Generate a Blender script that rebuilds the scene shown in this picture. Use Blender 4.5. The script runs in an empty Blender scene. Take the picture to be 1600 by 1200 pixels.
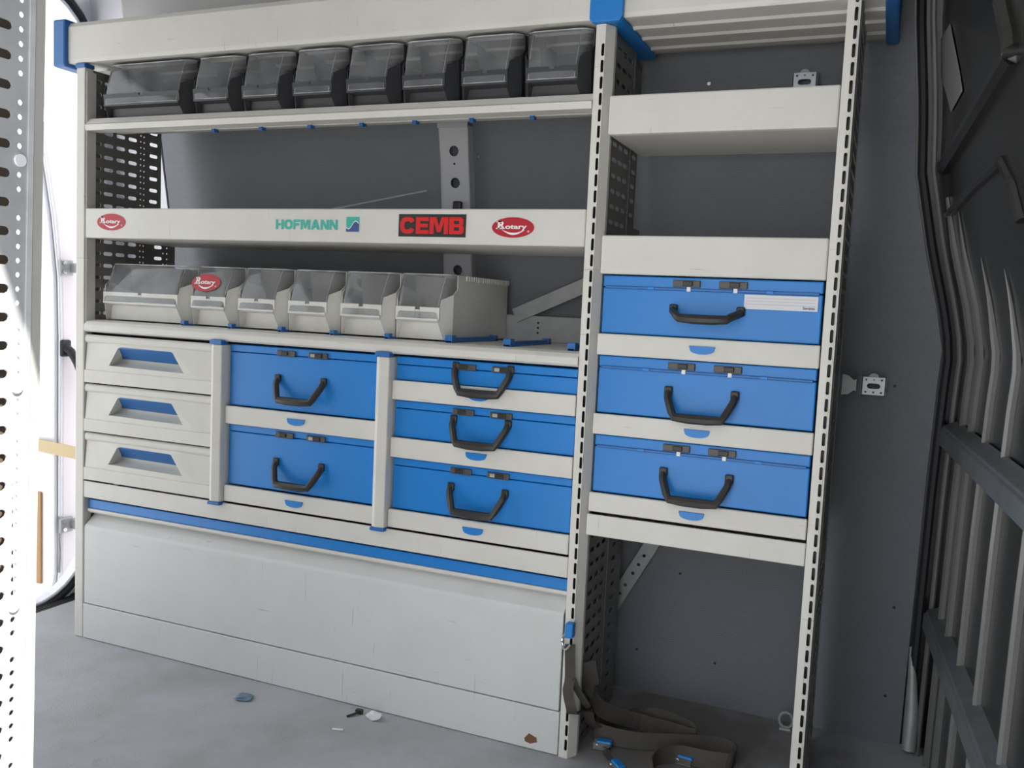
import bpy, bmesh, math, random
from mathutils import Vector, Matrix
random.seed(7)
S = bpy.context.scene
COL = S.collection

# ------------------------------------------------------------------ camera
F_PX = 1399.0866
CAM = Vector((2.0338, -1.789, 0.9755))
YAW, PITCH, ROLL = -0.3937, -0.0872, 0.0463
def cam_axes():
    cy, sy, cp, sp = math.cos(YAW), math.sin(YAW), math.cos(PITCH), math.sin(PITCH)
    f = Vector((sy*cp, cy*cp, sp)); r = Vector((cy, -sy, 0)); u = r.cross(f)
    cr, sr = math.cos(ROLL), math.sin(ROLL)
    return cr*r + sr*u, -sr*r + cr*u, f
RIGHT, UP, FWD = cam_axes()
cd = bpy.data.cameras.new('camera'); cam = bpy.data.objects.new('camera', cd); COL.objects.link(cam)
cd.sensor_width = 36; cd.sensor_fit = 'HORIZONTAL'; cd.lens = 36*F_PX/1600; cd.clip_start = .02; cd.clip_end = 200
cam.matrix_world = Matrix(((RIGHT.x, UP.x, -FWD.x, CAM.x), (RIGHT.y, UP.y, -FWD.y, CAM.y), (RIGHT.z, UP.z, -FWD.z, CAM.z), (0, 0, 0, 1)))
S.camera = cam
def un(px, py, ax, val):
    """photo pixel -> point on the plane where coordinate ax equals val"""
    d = RIGHT*((px-800)/F_PX) + UP*((600-py)/F_PX) + FWD
    return CAM + d*((val-CAM[ax])/d[ax])

# ------------------------------------------------------------------ world, sun, exposure
W = bpy.data.worlds.new('World'); S.world = W; W.use_nodes = True
bg = W.node_tree.nodes['Background']; bg.inputs[0].default_value = (.90, .95, 1.0, 1); bg.inputs[1].default_value = 1.0
sd = bpy.data.lights.new('sun', 'SUN'); sd.energy = 6.8; sd.angle = .009; sd.color = (1, .97, .92)
sun = bpy.data.objects.new('sun', sd); COL.objects.link(sun); sun.location = (6, -5, 9)
sun.rotation_euler = Vector((-1.5, 1.0, -2.66)).to_track_quat('-Z', 'Y').to_euler()
S.view_settings.view_transform = 'Standard'; S.view_settings.look = 'None'
S.view_settings.gamma = 1; S.view_settings.use_curve_mapping = False
S.view_settings.exposure = 1.1

# ------------------------------------------------------------------ materials
MATS = {}
def mat(name, col, rough=.5, metal=0., spec=.5, noise=None, bump=None, scratch=None, coat=0.):
    """noise=(scale, amount, second colour); bump=(scale, strength, kind); scratch=(strength, colour)"""
    m = bpy.data.materials.new(name); m.use_nodes = True; nt = m.node_tree; N = nt.nodes; L = nt.links
    b = N['Principled BSDF']; b.inputs['Base Color'].default_value = (*col, 1)
    b.inputs['Roughness'].default_value = rough; b.inputs['Metallic'].default_value = metal
    b.inputs['Specular IOR Level'].default_value = spec; b.inputs['Coat Weight'].default_value = coat
    geo = N.new('ShaderNodeNewGeometry'); pos = geo.outputs['Position']
    cur = None
    if noise:
        sc, amt, c2 = noise
        nz = N.new('ShaderNodeTexNoise'); nz.inputs['Scale'].default_value = sc; nz.inputs['Detail'].default_value = 7; nz.inputs['Roughness'].default_value = .65
        L.new(pos, nz.inputs['Vector'])
        rp = N.new('ShaderNodeValToRGB'); rp.color_ramp.elements[0].position = .42; rp.color_ramp.elements[1].position = .72
        L.new(nz.outputs['Fac'], rp.inputs['Fac'])
        mu = N.new('ShaderNodeMath'); mu.operation = 'MULTIPLY'; mu.inputs[1].default_value = amt; L.new(rp.outputs['Color'], mu.inputs[0])
        mx = N.new('ShaderNodeMix'); mx.data_type = 'RGBA'; mx.inputs['A'].default_value = (*col, 1); mx.inputs['B'].default_value = (*c2, 1)
        L.new(mu.outputs[0], mx.inputs['Factor']); cur = mx.outputs['Result']
    if scratch:
        amt, c2 = scratch
        for k, (rz, sc) in enumerate((((.2, .1, .35), (9, 9, 160)), ((.5, 1.2, .1), (150, 12, 8)))):
            mp = N.new('ShaderNodeMapping'); mp.inputs['Rotation'].default_value = rz; mp.inputs['Scale'].default_value = sc
            L.new(pos, mp.inputs['Vector'])
            nz = N.new('ShaderNodeTexNoise'); nz.inputs['Scale'].default_value = 1; nz.inputs['Detail'].default_value = 3; L.new(mp.outputs[0], nz.inputs['Vector'])
            rp = N.new('ShaderNodeValToRGB'); rp.color_ramp.elements[0].position = .70; rp.color_ramp.elements[1].position = .76
            L.new(nz.outputs['Fac'], rp.inputs['Fac'])
            mu = N.new('ShaderNodeMath'); mu.operation = 'MULTIPLY'; mu.inputs[1].default_value = amt; L.new(rp.outputs['Color'], mu.inputs[0])
            mx = N.new('ShaderNodeMix'); mx.data_type = 'RGBA'; mx.inputs['B'].default_value = (*c2, 1)
            if cur: L.new(cur, mx.inputs['A'])
            else: mx.inputs['A'].default_value = (*col, 1)
            L.new(mu.outputs[0], mx.inputs['Factor']); cur = mx.outputs['Result']
    if cur: L.new(cur, b.inputs['Base Color'])
    if bump:
        sc, st, kind = bump
        if kind == 'voronoi':
            t = N.new('ShaderNodeTexVoronoi'); t.inputs['Randomness'].default_value = .35; o = t.outputs['Distance']
        else:
            t = N.new('ShaderNodeTexNoise'); t.inputs['Detail'].default_value = 4; o = t.outputs['Fac']
        t.inputs['Scale'].default_value = sc; L.new(pos, t.inputs['Vector'])
        bp = N.new('ShaderNodeBump'); bp.inputs['Strength'].default_value = st; bp.inputs['Distance'].default_value = .002
        L.new(o, bp.inputs['Height']); L.new(bp.outputs[0], b.inputs['Normal'])
    MATS[name] = m
    return m
mat('white_paint', (.68, .66, .61), .42, noise=(9, .35, (.55, .52, .45)), scratch=(.55, (.30, .27, .22)))
mat('cream_plastic', (.66, .645, .585), .45, noise=(11, .3, (.52, .49, .41)), bump=(900, .08, 'noise'))
mat('flap_paint', (.66, .665, .65), .45, noise=(6, .35, (.56, .545, .50)), scratch=(.45, (.30, .27, .22)))
mat('blue_paint', (.010, .205, .60), .36, noise=(5, .25, (.03, .22, .62)), bump=(700, .06, 'noise'))
mat('blue_plastic', (.02, .14, .42), .4, noise=(14, .4, (.05, .17, .38)))
mat('black_plastic', (.022, .020, .019), .42)
mat('latch_grey', (.075, .068, .062), .4)
mat('handle_black', (.030, .027, .024), .45, bump=(600, .1, 'noise'))
mat('dark_bin', (.040, .041, .043), .48)
mat('light_bin', (.66, .65, .61), .5, noise=(14, .45, (.50, .46, .38)))
mat('galvanised', (.50, .51, .52), .42, metal=.25, noise=(22, .6, (.36, .37, .38)))
mat('galvanised_dull', (.42, .425, .42), .5, metal=.35, noise=(26, .6, (.30, .30, .30)))
mat('panel_metal', (.21, .205, .19), .48, metal=.3, noise=(18, .4, (.15, .145, .13)))
mat('wall_lining', (.175, .185, .205), .55, noise=(3, .5, (.145, .152, .168)), bump=(210, .55, 'voronoi'))
mat('black_bulkhead', (.020, .020, .019), .22, noise=(7, .4, (.035, .034, .03)))
mat('bulkhead_highlight', (.14, .14, .132), .26)  # paler than the bulkhead black: highlight on ribs and flange put into colour
mat('alu_rail', (.20, .215, .225), .40, metal=.55, noise=(25, .7, (.12, .13, .135)), scratch=(.5, (.5, .5, .5)))
mat('rubber', (.018, .018, .02), .6)
mat('body_white', (.80, .80, .84), .25, coat=.4)
mat('body_pink_reflection', (.80, .73, .75), .3)  # white door paint, with a pinkish reflection put into its colour
mat('body_grey', (.42, .42, .41), .45, noise=(5, .4, (.36, .36, .35)))
mat('pillar_paint', (.50, .50, .52), .4)
mat('notice_grey', (.34, .345, .33), .6)
mat('slot_filler_brown', (.16, .12, .09), .6, noise=(8, .5, (.10, .08, .07)))
mat('zinc_bright', (.70, .71, .76), .3, metal=.1)
mat('screw_metal', (.6, .6, .6), .25, metal=1)
mat('strap_web', (.085, .075, .063), .8, noise=(40, .5, (.05, .045, .04)), bump=(900, .4, 'noise'))
mat('tan_strap', (.55, .42, .22), .5)
mat('reflector_amber', (.42, .22, .08), .3)
mat('paper', (.80, .80, .80), .7)
mat('label_white', (.74, .74, .76), .6)
mat('print_grey', (.30, .31, .36), .7)
mat('print_red', (.46, .012, .028), .45)
mat('print_red_bright', (.66, .014, .014), .45)
mat('print_teal', (.045, .45, .36), .5)
mat('print_navy', (.05, .08, .26), .5)
mat('print_black', (.018, .020, .018), .5)
mat('print_white', (.82, .81, .79), .5)
mat('ground_concrete', (.45, .45, .45), .85, noise=(2, .5, (.36, .355, .35)))
mat('leaf_green', (.18, .42, .05), .6)
mat('bark', (.12, .09, .06), .8)
mat('rust', (.20, .09, .04), .8, noise=(60, .6, (.12, .06, .04)))
mat('blue_scrap', (.16, .24, .32), .5)

def clear_mat(name, haze, tint):
    m = bpy.data.materials.new(name); m.use_nodes = True; nt = m.node_tree; N = nt.nodes; L = nt.links
    N.remove(N['Principled BSDF']); out = N['Material Output']
    tr = N.new('ShaderNodeBsdfTransparent'); tr.inputs[0].default_value = (*tint, 1)
    gl = N.new('ShaderNodeBsdfGlossy'); gl.inputs['Roughness'].default_value = .06
    df = N.new('ShaderNodeBsdfDiffuse'); df.inputs[0].default_value = (.8, .82, .84, 1)
    fr = N.new('ShaderNodeFresnel'); fr.inputs[0].default_value = 1.5
    nz = N.new('ShaderNodeTexNoise'); nz.inputs['Scale'].default_value = 18
    geo = N.new('ShaderNodeNewGeometry'); L.new(geo.outputs['Position'], nz.inputs['Vector'])
    hm = N.new('ShaderNodeMath'); hm.operation = 'MULTIPLY'; hm.inputs[1].default_value = haze*2; L.new(nz.outputs['Fac'], hm.inputs[0])
    m1 = N.new('ShaderNodeMixShader'); L.new(hm.outputs[0], m1.inputs[0]); L.new(tr.outputs[0], m1.inputs[1]); L.new(df.outputs[0], m1.inputs[2])
    m2 = N.new('ShaderNodeMixShader'); L.new(fr.outputs[0], m2.inputs[0]); L.new(m1.outputs[0], m2.inputs[1]); L.new(gl.outputs[0], m2.inputs[2])
    L.new(m2.outputs[0], out.inputs['Surface']); MATS[name] = m
clear_mat('clear_cover', .15, (.93, .94, .94))
clear_mat('rim_highlight', .45, (.85, .87, .87))  # milkier than the cover: white edge highlights put into the colour

def floor_mat():
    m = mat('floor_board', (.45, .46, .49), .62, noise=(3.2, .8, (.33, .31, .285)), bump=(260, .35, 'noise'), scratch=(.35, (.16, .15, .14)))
    nt = m.node_tree; N = nt.nodes; L = nt.links; b = N['Principled BSDF']
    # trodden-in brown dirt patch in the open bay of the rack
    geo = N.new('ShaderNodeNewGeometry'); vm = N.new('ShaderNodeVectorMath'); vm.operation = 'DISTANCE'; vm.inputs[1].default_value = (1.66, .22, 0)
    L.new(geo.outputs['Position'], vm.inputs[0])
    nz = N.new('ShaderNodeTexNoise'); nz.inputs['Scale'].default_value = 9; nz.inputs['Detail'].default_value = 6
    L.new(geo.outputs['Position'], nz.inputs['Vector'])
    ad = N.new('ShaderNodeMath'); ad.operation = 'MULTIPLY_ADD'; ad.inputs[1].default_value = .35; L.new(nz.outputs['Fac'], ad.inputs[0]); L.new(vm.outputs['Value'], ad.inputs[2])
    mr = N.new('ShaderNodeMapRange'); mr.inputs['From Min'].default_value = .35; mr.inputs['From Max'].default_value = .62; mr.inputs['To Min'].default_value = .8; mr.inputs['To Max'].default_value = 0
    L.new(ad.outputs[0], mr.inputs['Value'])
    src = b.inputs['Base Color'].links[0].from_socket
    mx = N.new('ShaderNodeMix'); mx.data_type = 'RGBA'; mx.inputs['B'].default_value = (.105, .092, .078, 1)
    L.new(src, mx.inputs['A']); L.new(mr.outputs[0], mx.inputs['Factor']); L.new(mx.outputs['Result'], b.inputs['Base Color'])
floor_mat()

# ------------------------------------------------------------------ mesh helpers
class MB:
    def __init__(s): s.v = []; s.f = []
    def add(s, vs, fs):
        n = len(s.v); s.v += [tuple(v) for v in vs]; s.f += [tuple(i+n for i in f) for f in fs]; return s
    def box(s, x0, x1, y0, y1, z0, z1):
        return s.add([(x0,y0,z0),(x1,y0,z0),(x1,y1,z0),(x0,y1,z0),(x0,y0,z1),(x1,y0,z1),(x1,y1,z1),(x0,y1,z1)],
                     [(0,3,2,1),(4,5,6,7),(0,1,5,4),(1,2,6,5),(2,3,7,6),(3,0,4,7)])
    def prism(s, poly, ax, a, b):
        """poly of 2D points in the two other axes (order x,y,z without ax), extruded from a to b along ax"""
        def P(p, t):
            q = list(p); q.insert(ax, t); return tuple(q)
        n = len(poly)
        vs = [P(p, a) for p in poly] + [P(p, b) for p in poly]
        fs = [tuple(range(n))[::-1], tuple(range(n, 2*n))] + [(i, (i+1) % n, n+(i+1) % n, n+i) for i in range(n)]
        return s.add(vs, fs)
    def tube(s, path, r, n=8, flat=1.0, up=Vector((0, 0, 1)), cap=True):
        path = [Vector(p) for p in path]; m = len(path); vs = []; fs = []
        rs = r if isinstance(r, (list, tuple)) else [r]*m
        for i, p in enumerate(path):
            t = (path[min(i+1, m-1)]-path[max(i-1, 0)]).normalized()
            a = t.cross(up)
            if a.length < 1e-3: a = t.cross(Vector((1, 0, 0)))
            a.normalize(); b = a.cross(t).normalized()
            for k in range(n):
                th = 2*math.pi*(k+.5)/n; vs.append(p+(a*math.cos(th)+b*math.sin(th)*flat)*rs[i])
        for i in range(m-1):
            for k in range(n):
                k2 = (k+1) % n; fs.append((i*n+k, i*n+k2, (i+1)*n+k2, (i+1)*n+k))
        if cap: fs += [tuple(range(n))[::-1], tuple(range((m-1)*n, m*n))]
        return s.add(vs, fs)
    def ribbon(s, path, wid, th=.0016, side=None):
        """flat webbing: path points, width vector per point"""
        path = [Vector(p) for p in path]; m = len(path); vs = []; fs = []
        for i, p in enumerate(path):
            w = Vector(side[i] if isinstance(side, list) else side).normalized()*wid/2
            t = (path[min(i+1, m-1)]-path[max(i-1, 0)]).normalized(); nn = t.cross(w).normalized()*th/2
            vs += [p-w-nn, p+w-nn, p+w+nn, p-w+nn]
        for i in range(m-1):
            for k in range(4): fs.append((i*4+k, i*4+(k+1) % 4, i*4+4+(k+1) % 4, i*4+4+k))
        fs += [(0, 1, 2, 3)[::-1], tuple(range(4*m-4, 4*m))]
        return s.add(vs, fs)
    def disc(s, c, r, ax, h, n=14):
        """short cylinder centred on c along ax, from c to c+h"""
        vs = []
        for t in (0, h):
            for k in range(n):
                q = [0, 0, 0]; o = [i for i in range(3) if i != ax]
                q[o[0]] = c[o[0]]+r*math.cos(2*math.pi*k/n); q[o[1]] = c[o[1]]+r*math.sin(2*math.pi*k/n); q[ax] = c[ax]+t; vs.append(tuple(q))
        return s.add(vs, [tuple(range(n)), tuple(range(n, 2*n))]+[(k, (k+1) % n, n+(k+1) % n, n+k) for k in range(n)])
    def perf(s, to3, u0, u1, v0, v1, rows, th):
        """perforated sheet. to3(u,v,w) -> point; rows: list of (vc, pitch_v, [(uc, a, r), ...]) stadium holes with half straight a, radius r"""
        def quad(a, b, c, d):
            for w, fl in ((0, 0), (th, 1)):
                q = [to3(*p, w) for p in (a, b, c, d)]; s.add(q, [(0, 1, 2, 3) if not fl else (3, 2, 1, 0)])
        def rect(a0, a1, b0, b1):
            if a1-a0 > 1e-6 and b1-b0 > 1e-6: quad((a0, b0), (a1, b0), (a1, b1), (a0, b1))
        v = v0
        for vc, pv, holes in sorted(rows):
            lo, hi = vc-pv/2, vc+pv/2
            if lo < v-1e-6 or hi > v1+1e-6: continue
            rect(u0, u1, v, lo); u = u0
            for uc, a, r in sorted(holes):
                cu0, cu1 = uc-a-r-.0018, uc+a+r+.0018
                if cu0 < u-1e-6 or cu1 > u1+1e-6: continue
                rect(u, cu0, lo, hi)
                hw, hh = (cu1-cu0)/2, pv/2; ca = math.atan2(hh, hw)
                angs = [0, ca*.5, ca, (ca+math.pi/2)/2, math.pi/2]
                angs = angs + [math.pi-x for x in angs[-2::-1]]; angs = angs + [x+math.pi for x in angs[1:-1]]
                inn = []; out = []
                for t in angs:
                    c, sn = math.cos(t), math.sin(t)
                    tt = r/abs(sn) if abs(sn) > 1e-6 else 1e9
                    if abs(c)*tt > a: tt = a*abs(c)+math.sqrt(max(r*r-a*a*sn*sn, 1e-12))
                    inn.append((uc+c*tt, vc+sn*tt))
                    tr = min(hw/abs(c) if abs(c) > 1e-9 else 1e9, hh/abs(sn) if abs(sn) > 1e-9 else 1e9)
                    out.append((uc+c*tr, vc+sn*tr))
                n = len(angs)
                for i in range(n):
                    j = (i+1) % n
                    quad(inn[i], out[i], out[j], inn[j])
                    s.add([to3(*inn[i], 0), to3(*inn[j], 0), to3(*inn[j], th), to3(*inn[i], th)], [(0, 1, 2, 3)])
                u = cu1
            rect(u, u1, lo, hi); v = hi
        rect(u0, u1, v, v1)
        for a, b in (((u0, v0), (u1, v0)), ((u1, v0), (u1, v1)), ((u1, v1), (u0, v1)), ((u0, v1), (u0, v0))):
            s.add([to3(*a, 0), to3(*b, 0), to3(*b, th), to3(*a, th)], [(0, 1, 2, 3)])
        return s
    def grid(s, fn, nu, nv):
        vs = [fn(i/nu, j/nv) for j in range(nv+1) for i in range(nu+1)]
        fs = [(j*(nu+1)+i, j*(nu+1)+i+1, (j+1)*(nu+1)+i+1, (j+1)*(nu+1)+i) for j in range(nv) for i in range(nu)]
        return s.add(vs, fs)

BASE = {}
def link(o, parent=None):
    COL.objects.link(o)
    if parent: o.parent = parent
def obj(name, mb, m, parent=None, bevel=0., smooth=False, solid=0., label=None, kind=None, fix=True):
    b = BASE[parent.name] if parent else Vector((0, 0, 0))
    if not parent and mb.v:
        xs, ys, zs = zip(*mb.v); b = Vector(((min(xs)+max(xs))/2, (min(ys)+max(ys))/2, min(zs)))
    me = bpy.data.meshes.new(name); me.from_pydata([tuple(Vector(v)-b) for v in mb.v], [], mb.f); me.update()
    if fix:
        bm = bmesh.new(); bm.from_mesh(me); bmesh.ops.remove_doubles(bm, verts=bm.verts, dist=1e-6)
        bmesh.ops.recalc_face_normals(bm, faces=bm.faces); bm.to_mesh(me); bm.free()
    me.materials.append(MATS[m])
    o = bpy.data.objects.new(name, me); link(o, parent)
    if not parent: o.location = b
    BASE[o.name] = b
    if smooth:
        for p in me.polygons: p.use_smooth = True
        try: me.set_sharp_from_angle(angle=math.radians(40))
        except Exception: pass
    if solid:
        md = o.modifiers.new('solid', 'SOLIDIFY'); md.thickness = solid; md.offset = 0
    if bevel:
        md = o.modifiers.new('bevel', 'BEVEL'); md.width = bevel; md.segments = 2; md.limit_method = 'ANGLE'; md.angle_limit = math.radians(35); md.harden_normals = False
    if label: o['label'] = label
    if kind: o['kind'] = kind
    return o
def tag(o, label, cat, group=None):
    o['label'] = label; o['category'] = cat
    if group: o['group'] = group
    return o
def thing(name, label, cat, loc, group=None):
    o = bpy.data.objects.new(name, None); o.empty_display_size = .05; COL.objects.link(o); o.location = loc
    BASE[o.name] = Vector(loc); return tag(o, label, cat, group)
def struct(name, mb, m, parent=None, **k):
    o = obj(name, mb, m, parent, **k)
    if not parent: o['kind'] = 'structure'
    return o
bpy.context.view_layer.update()
def text_mesh(body, w, h, off=0., shear=0., gap=1.):
    """list of verts/faces of flat lettering fitted into w x h, origin at its lower left"""
    cu = bpy.data.curves.new('t', 'FONT'); cu.body = body; cu.offset = off; cu.shear = shear; cu.space_character = gap; cu.resolution_u = 4; cu.extrude = .02
    t = bpy.data.objects.new('t', cu); COL.objects.link(t); dg = bpy.context.evaluated_depsgraph_get(); dg.update()
    me = bpy.data.meshes.new_from_object(t.evaluated_get(dg)); vs = [v.co.copy() for v in me.vertices]; fs = [tuple(p.vertices) for p in me.polygons]
    bpy.data.objects.remove(t); bpy.data.curves.remove(cu); bpy.data.meshes.remove(me)
    x0, x1 = min(v.x for v in vs), max(v.x for v in vs); y0, y1 = min(v.y for v in vs), max(v.y for v in vs); z0, z1 = min(v.z for v in vs), max(v.z for v in vs)
    return [((v.x-x0)/(x1-x0)*w, (v.y-y0)/(y1-y0)*h, (v.z-z0)/(z1-z0)) for v in vs], fs
def text_on_front(body, x, z, w, h, y, th=.0005, off=0., shear=0., slope=0., gap=1.):
    vs, fs = text_mesh(body, w, h, off, shear, gap); mb = MB()
    mb.add([(x+a, y-c*th+slope*b, z+b) for a, b, c in vs], fs); return mb
def ring(n, skip=0.):
    out = []
    def sup(t, a, b, e=2.6):
        c, s_ = math.cos(t), math.sin(t); return (.5+a*math.copysign(abs(c)**(2/e), c), .5+b*math.copysign(abs(s_)**(2/e), s_))
    for k in range(n):
        t0, t1 = 2*math.pi*k/n-math.pi, 2*math.pi*(k+1)/n-math.pi
        if abs((t0+t1)/2) < skip: continue
        out.append([sup(t0, .5, .5), sup(t1, .5, .5), sup(t1, .22, .25), sup(t0, .22, .25)])
    return out
def rc(a, b, c, d): return [(a, c), (b, c), (b, d), (a, d)]
GLYPH = {
 'H': [rc(0, .29, 0, 1), rc(.71, 1, 0, 1), rc(.28, .72, .38, .62)], 'O': ring(24), 'C': ring(28, .50),
 'F': [rc(0, .32, 0, 1), rc(.31, 1, .76, 1), rc(.31, .88, .38, .61)],
 'E': [rc(0, .34, 0, 1), rc(.33, 1, .77, 1), rc(.33, .94, .39, .61), rc(.33, 1, 0, .23)],
 'M': [rc(0, .23, 0, 1), rc(.77, 1, 0, 1), [(.16, 1), (.36, 1), (.60, .12), (.40, .12)], [(.84, 1), (.64, 1), (.40, .12), (.60, .12)]],
 'N': [rc(0, .27, 0, 1), rc(.73, 1, 0, 1), [(.02, 1), (.32, 1), (.98, 0), (.68, 0)]],
 'A': [[(0, 0), (.29, 0), (.62, 1), (.36, 1)], [(1, 0), (.71, 0), (.38, 1), (.64, 1)], rc(.24, .76, .18, .38)],
 'B': [rc(0, .33, 0, 1), rc(.32, .78, .79, 1), rc(.32, .80, .41, .60), rc(.32, .80, 0, .21), [(.66, .79), (.66, .55), (.88, .52), (.96, .62), (.96, .86), (.88, .95), (.76, 1)], [(.68, .46), (.68, .2), (.78, 0), (.92, .05), (1, .16), (1, .40), (.90, .52)]]}
def block_text(word, widths, x, z, w, h, y, gap=.10, th=.0005):
    mb = MB(); tot = sum(widths)+gap*(len(word)-1); k = w/tot; cx = x
    for ch, wd in zip(word, widths):
        for i, poly in enumerate(GLYPH[ch]): mb.prism([(cx+p[0]*wd*k, z+p[1]*h) for p in poly], 1, y-th-i*1e-6, y)
        cx += (wd+gap)*k
    return mb
def ellipse(cx, cz, a, b, y0, y1, n=36):
    mb = MB(); mb.prism([(cx+a*math.cos(2*math.pi*k/n), cz+b*math.sin(2*math.pi*k/n)) for k in range(n)], 1, y0, y1); return mb

# ------------------------------------------------------------------ the van shell (setting)
def wall_y(z):
    pts = [(-.1, .42), (.95, .42), (1.04, .412), (1.22, .385), (1.44, .345), (1.70, .285), (1.80, .26)]
    for (a, b), (c, d) in zip(pts, pts[1:]):
        if z <= c: return b+(d-b)*(z-a)/(c-a)
    return pts[-1][1]
def bulk_edge(z):
    pts = [(-.1, 2.133), (.0, 2.133), (.6, 2.14), (.84, 2.146), (.92, 2.15), (1.02, 2.130), (1.13, 2.10), (1.30, 2.064), (1.43, 2.056), (1.62, 2.035), (1.95, 2.02)]
    for (a, b), (c, d) in zip(pts, pts[1:]):
        if z <= c: return b+(d-b)*(z-a)/(c-a)
    return pts[-1][1]
def bulk_x(y, z, off=0.): return bulk_edge(z)+.045-.07*(y-.42)+off

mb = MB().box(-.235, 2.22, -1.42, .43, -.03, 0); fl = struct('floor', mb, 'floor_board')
# side lining behind the rack
mb = MB()
LIN_X = -.042
zs = [0, .15, .3, .45, .6, .75, .85, .92, .97, 1.02, 1.08, 1.13, 1.22, 1.30, 1.44, 1.57, 1.66]
for off, in ((0.,), (.008,)):
    mb.add([v for z in zs for v in ((LIN_X, wall_y(z)+off, z), (bulk_edge(z)-.002, wall_y(z)+off, z))], [(2*i, 2*i+1, 2*i+3, 2*i+2) for i in range(len(zs)-1)])
nv = 2*len(zs)
mb.f += [(2*i, 2*i+2, nv+2*i+2, nv+2*i) for i in range(len(zs)-1)]+[(2*i+1, 2*i+3, nv+2*i+3, nv+2*i+1) for i in range(len(zs)-1)]+[(0, 1, nv+1, nv), (nv-2, nv-1, 2*nv-1, 2*nv-2)]
wl = struct('wall_left', mb, 'wall_lining')
for px, py in ((1108, 131), (693, 248), (748, 245), (1397, 949), (1383, 1087), (995, 1014), (1117, 1036), (1063, 896), (1398, 603)):
    p = un(px, py, 1, .40); p = un(px, py, 1, wall_y(p.z)); dark = py > 590
    struct('fixing_dot', MB().disc((p.x, p.y-.002 if not dark else p.y-.0012, p.z), .0042 if not dark else .0035, 1, .003, 10), 'screw_metal' if not dark else 'print_black', wl)  # bright discs are screw heads, black discs stand in for dark holes
# outer body skin, sill and roof behind the lining
mb = MB(); prof = [(wall_y(z)+.05, z) for z in [-.1]+zs+[1.75, 1.85]]
mb.prism(prof+[(y+.02, z) for y, z in prof[::-1]], 0, .02, 2.35); struct('wall_left_skin', mb, 'body_grey')
mb = MB(); mb.prism(prof+[(y+.02, z) for y, z in prof[::-1]], 0, -.32, .018); struct('wall_left_corner', mb, 'body_white')
struct('trim_4', MB().tube([(LIN_X-.004, wall_y(z)+.004, z) for z in zs], .006, 8), 'rubber', smooth=True)
mb = MB(); mb.prism([(.335, 1.672), (.335, 1.95), (.28, 1.95), (.255, 1.83), (.27, 1.72), (.31, 1.672)], 0, -.12, 2.3); struct('trim_1', mb, 'body_grey', bevel=.01)
struct('ceiling', MB().box(-.32, 2.35, -1.40, .40, 1.95, 1.98), 'body_grey')
# door side: solid behind the second rack, open in front of the bulkhead
mb = MB().box(-.32, 1.09, -1.46, -1.42, -.1, 1.95).box(1.09, 2.36, -1.40, -1.38, 1.88, 1.95).box(1.09, 2.36, -1.46, -1.40, -.12, -.02).box(2.13, 2.36, -1.46, -1.385, -.1, 1.83)
struct('wall_right', mb, 'body_grey')
# bulkhead to the cab
mb = MB()
ys = (.425, -1.38); nz_, ny_ = 40, 14
def bsurf(off): return lambda u, v: (bulk_x(.425+(ys[1]-.425)*u, v*1.95, off), .425+(ys[1]-.425)*u, v*1.95)
mb.grid(bsurf(0), ny_, nz_); mb.grid(bsurf(.02), ny_, nz_)
mb.grid(lambda u, v: (bulk_edge(v*1.95)-.004+(.09)*u, wall_y(v*1.95)+.010, v*1.95), 1, nz_)
wf = struct('wall_front', mb, 'black_bulkhead', smooth=True)
# flange where the bulkhead meets the side wall
zz = [i*.05 for i in range(39)]
struct('edge_flange', MB().tube([(bulk_edge(z)+.012, wall_y(z)-.010, z) for z in zz], .010, 8, up=Vector((0, 1, 0))), 'rubber', wf, smooth=True)
struct('edge_flange', MB().tube([(bulk_edge(z)+.034, wall_y(z)-.032, z) for z in zz], .006, 8, up=Vector((0, 1, 0))), 'bulkhead_highlight', wf, smooth=True)
for y, zt in ((.30, 1.30), (.19, 1.20), (.03, 1.10), (-.15, 1.07), (-.36, 1.0), (-.57, 1.0), (-.78, 1.0), (-.99, 1.0), (-1.2, 1.0)):
    path = []; r = []
    for i in range(33):
        z = .02+(zt-.02)*i/32; path.append((bulk_x(y, z, -.003), y, z)); r.append(.009*min(1, (zt-z)/.16+.06))
    struct('rib', MB().tube(path, r, 8, up=Vector((0, 1, 0))), 'bulkhead_highlight', wf, smooth=True)
def on_bulk(px, py):
    x = 2.12
    for _ in range(30):
        p = un(px, py, 0, x); x = .5*x+.5*bulk_x(max(min(p.y, .42), -1.35), p.z)
    return un(px, py, 0, x)
def bulk_path(pts, n=8):
    P = [on_bulk(*p) for p in pts]; out = []
    for a, b in zip(P, P[1:]):
        for i in range(n):
            q = a.lerp(b, i/n); out.append((bulk_x(q.y, q.z, -.002), q.y, q.z))
    q = P[-1]; out.append((bulk_x(q.y, q.z, -.002), q.y, q.z)); return out
struct('embossed_ridge', MB().tube(bulk_path([(1572, 0), (1585, 55), (1588, 85), (1560, 130), (1478, 262)]), .016, 8), 'black_bulkhead', wf, smooth=True)
struct('embossed_ridge', MB().tube(bulk_path([(1478, 262), (1484, 330)], 4), .011, 8), 'black_bulkhead', wf, smooth=True)
struct('embossed_ridge', MB().tube(bulk_path([(1484, 335), (1530, 285), (1568, 252), (1585, 285), (1600, 345)]), .009, 8), 'black_bulkhead', wf, smooth=True)
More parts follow.
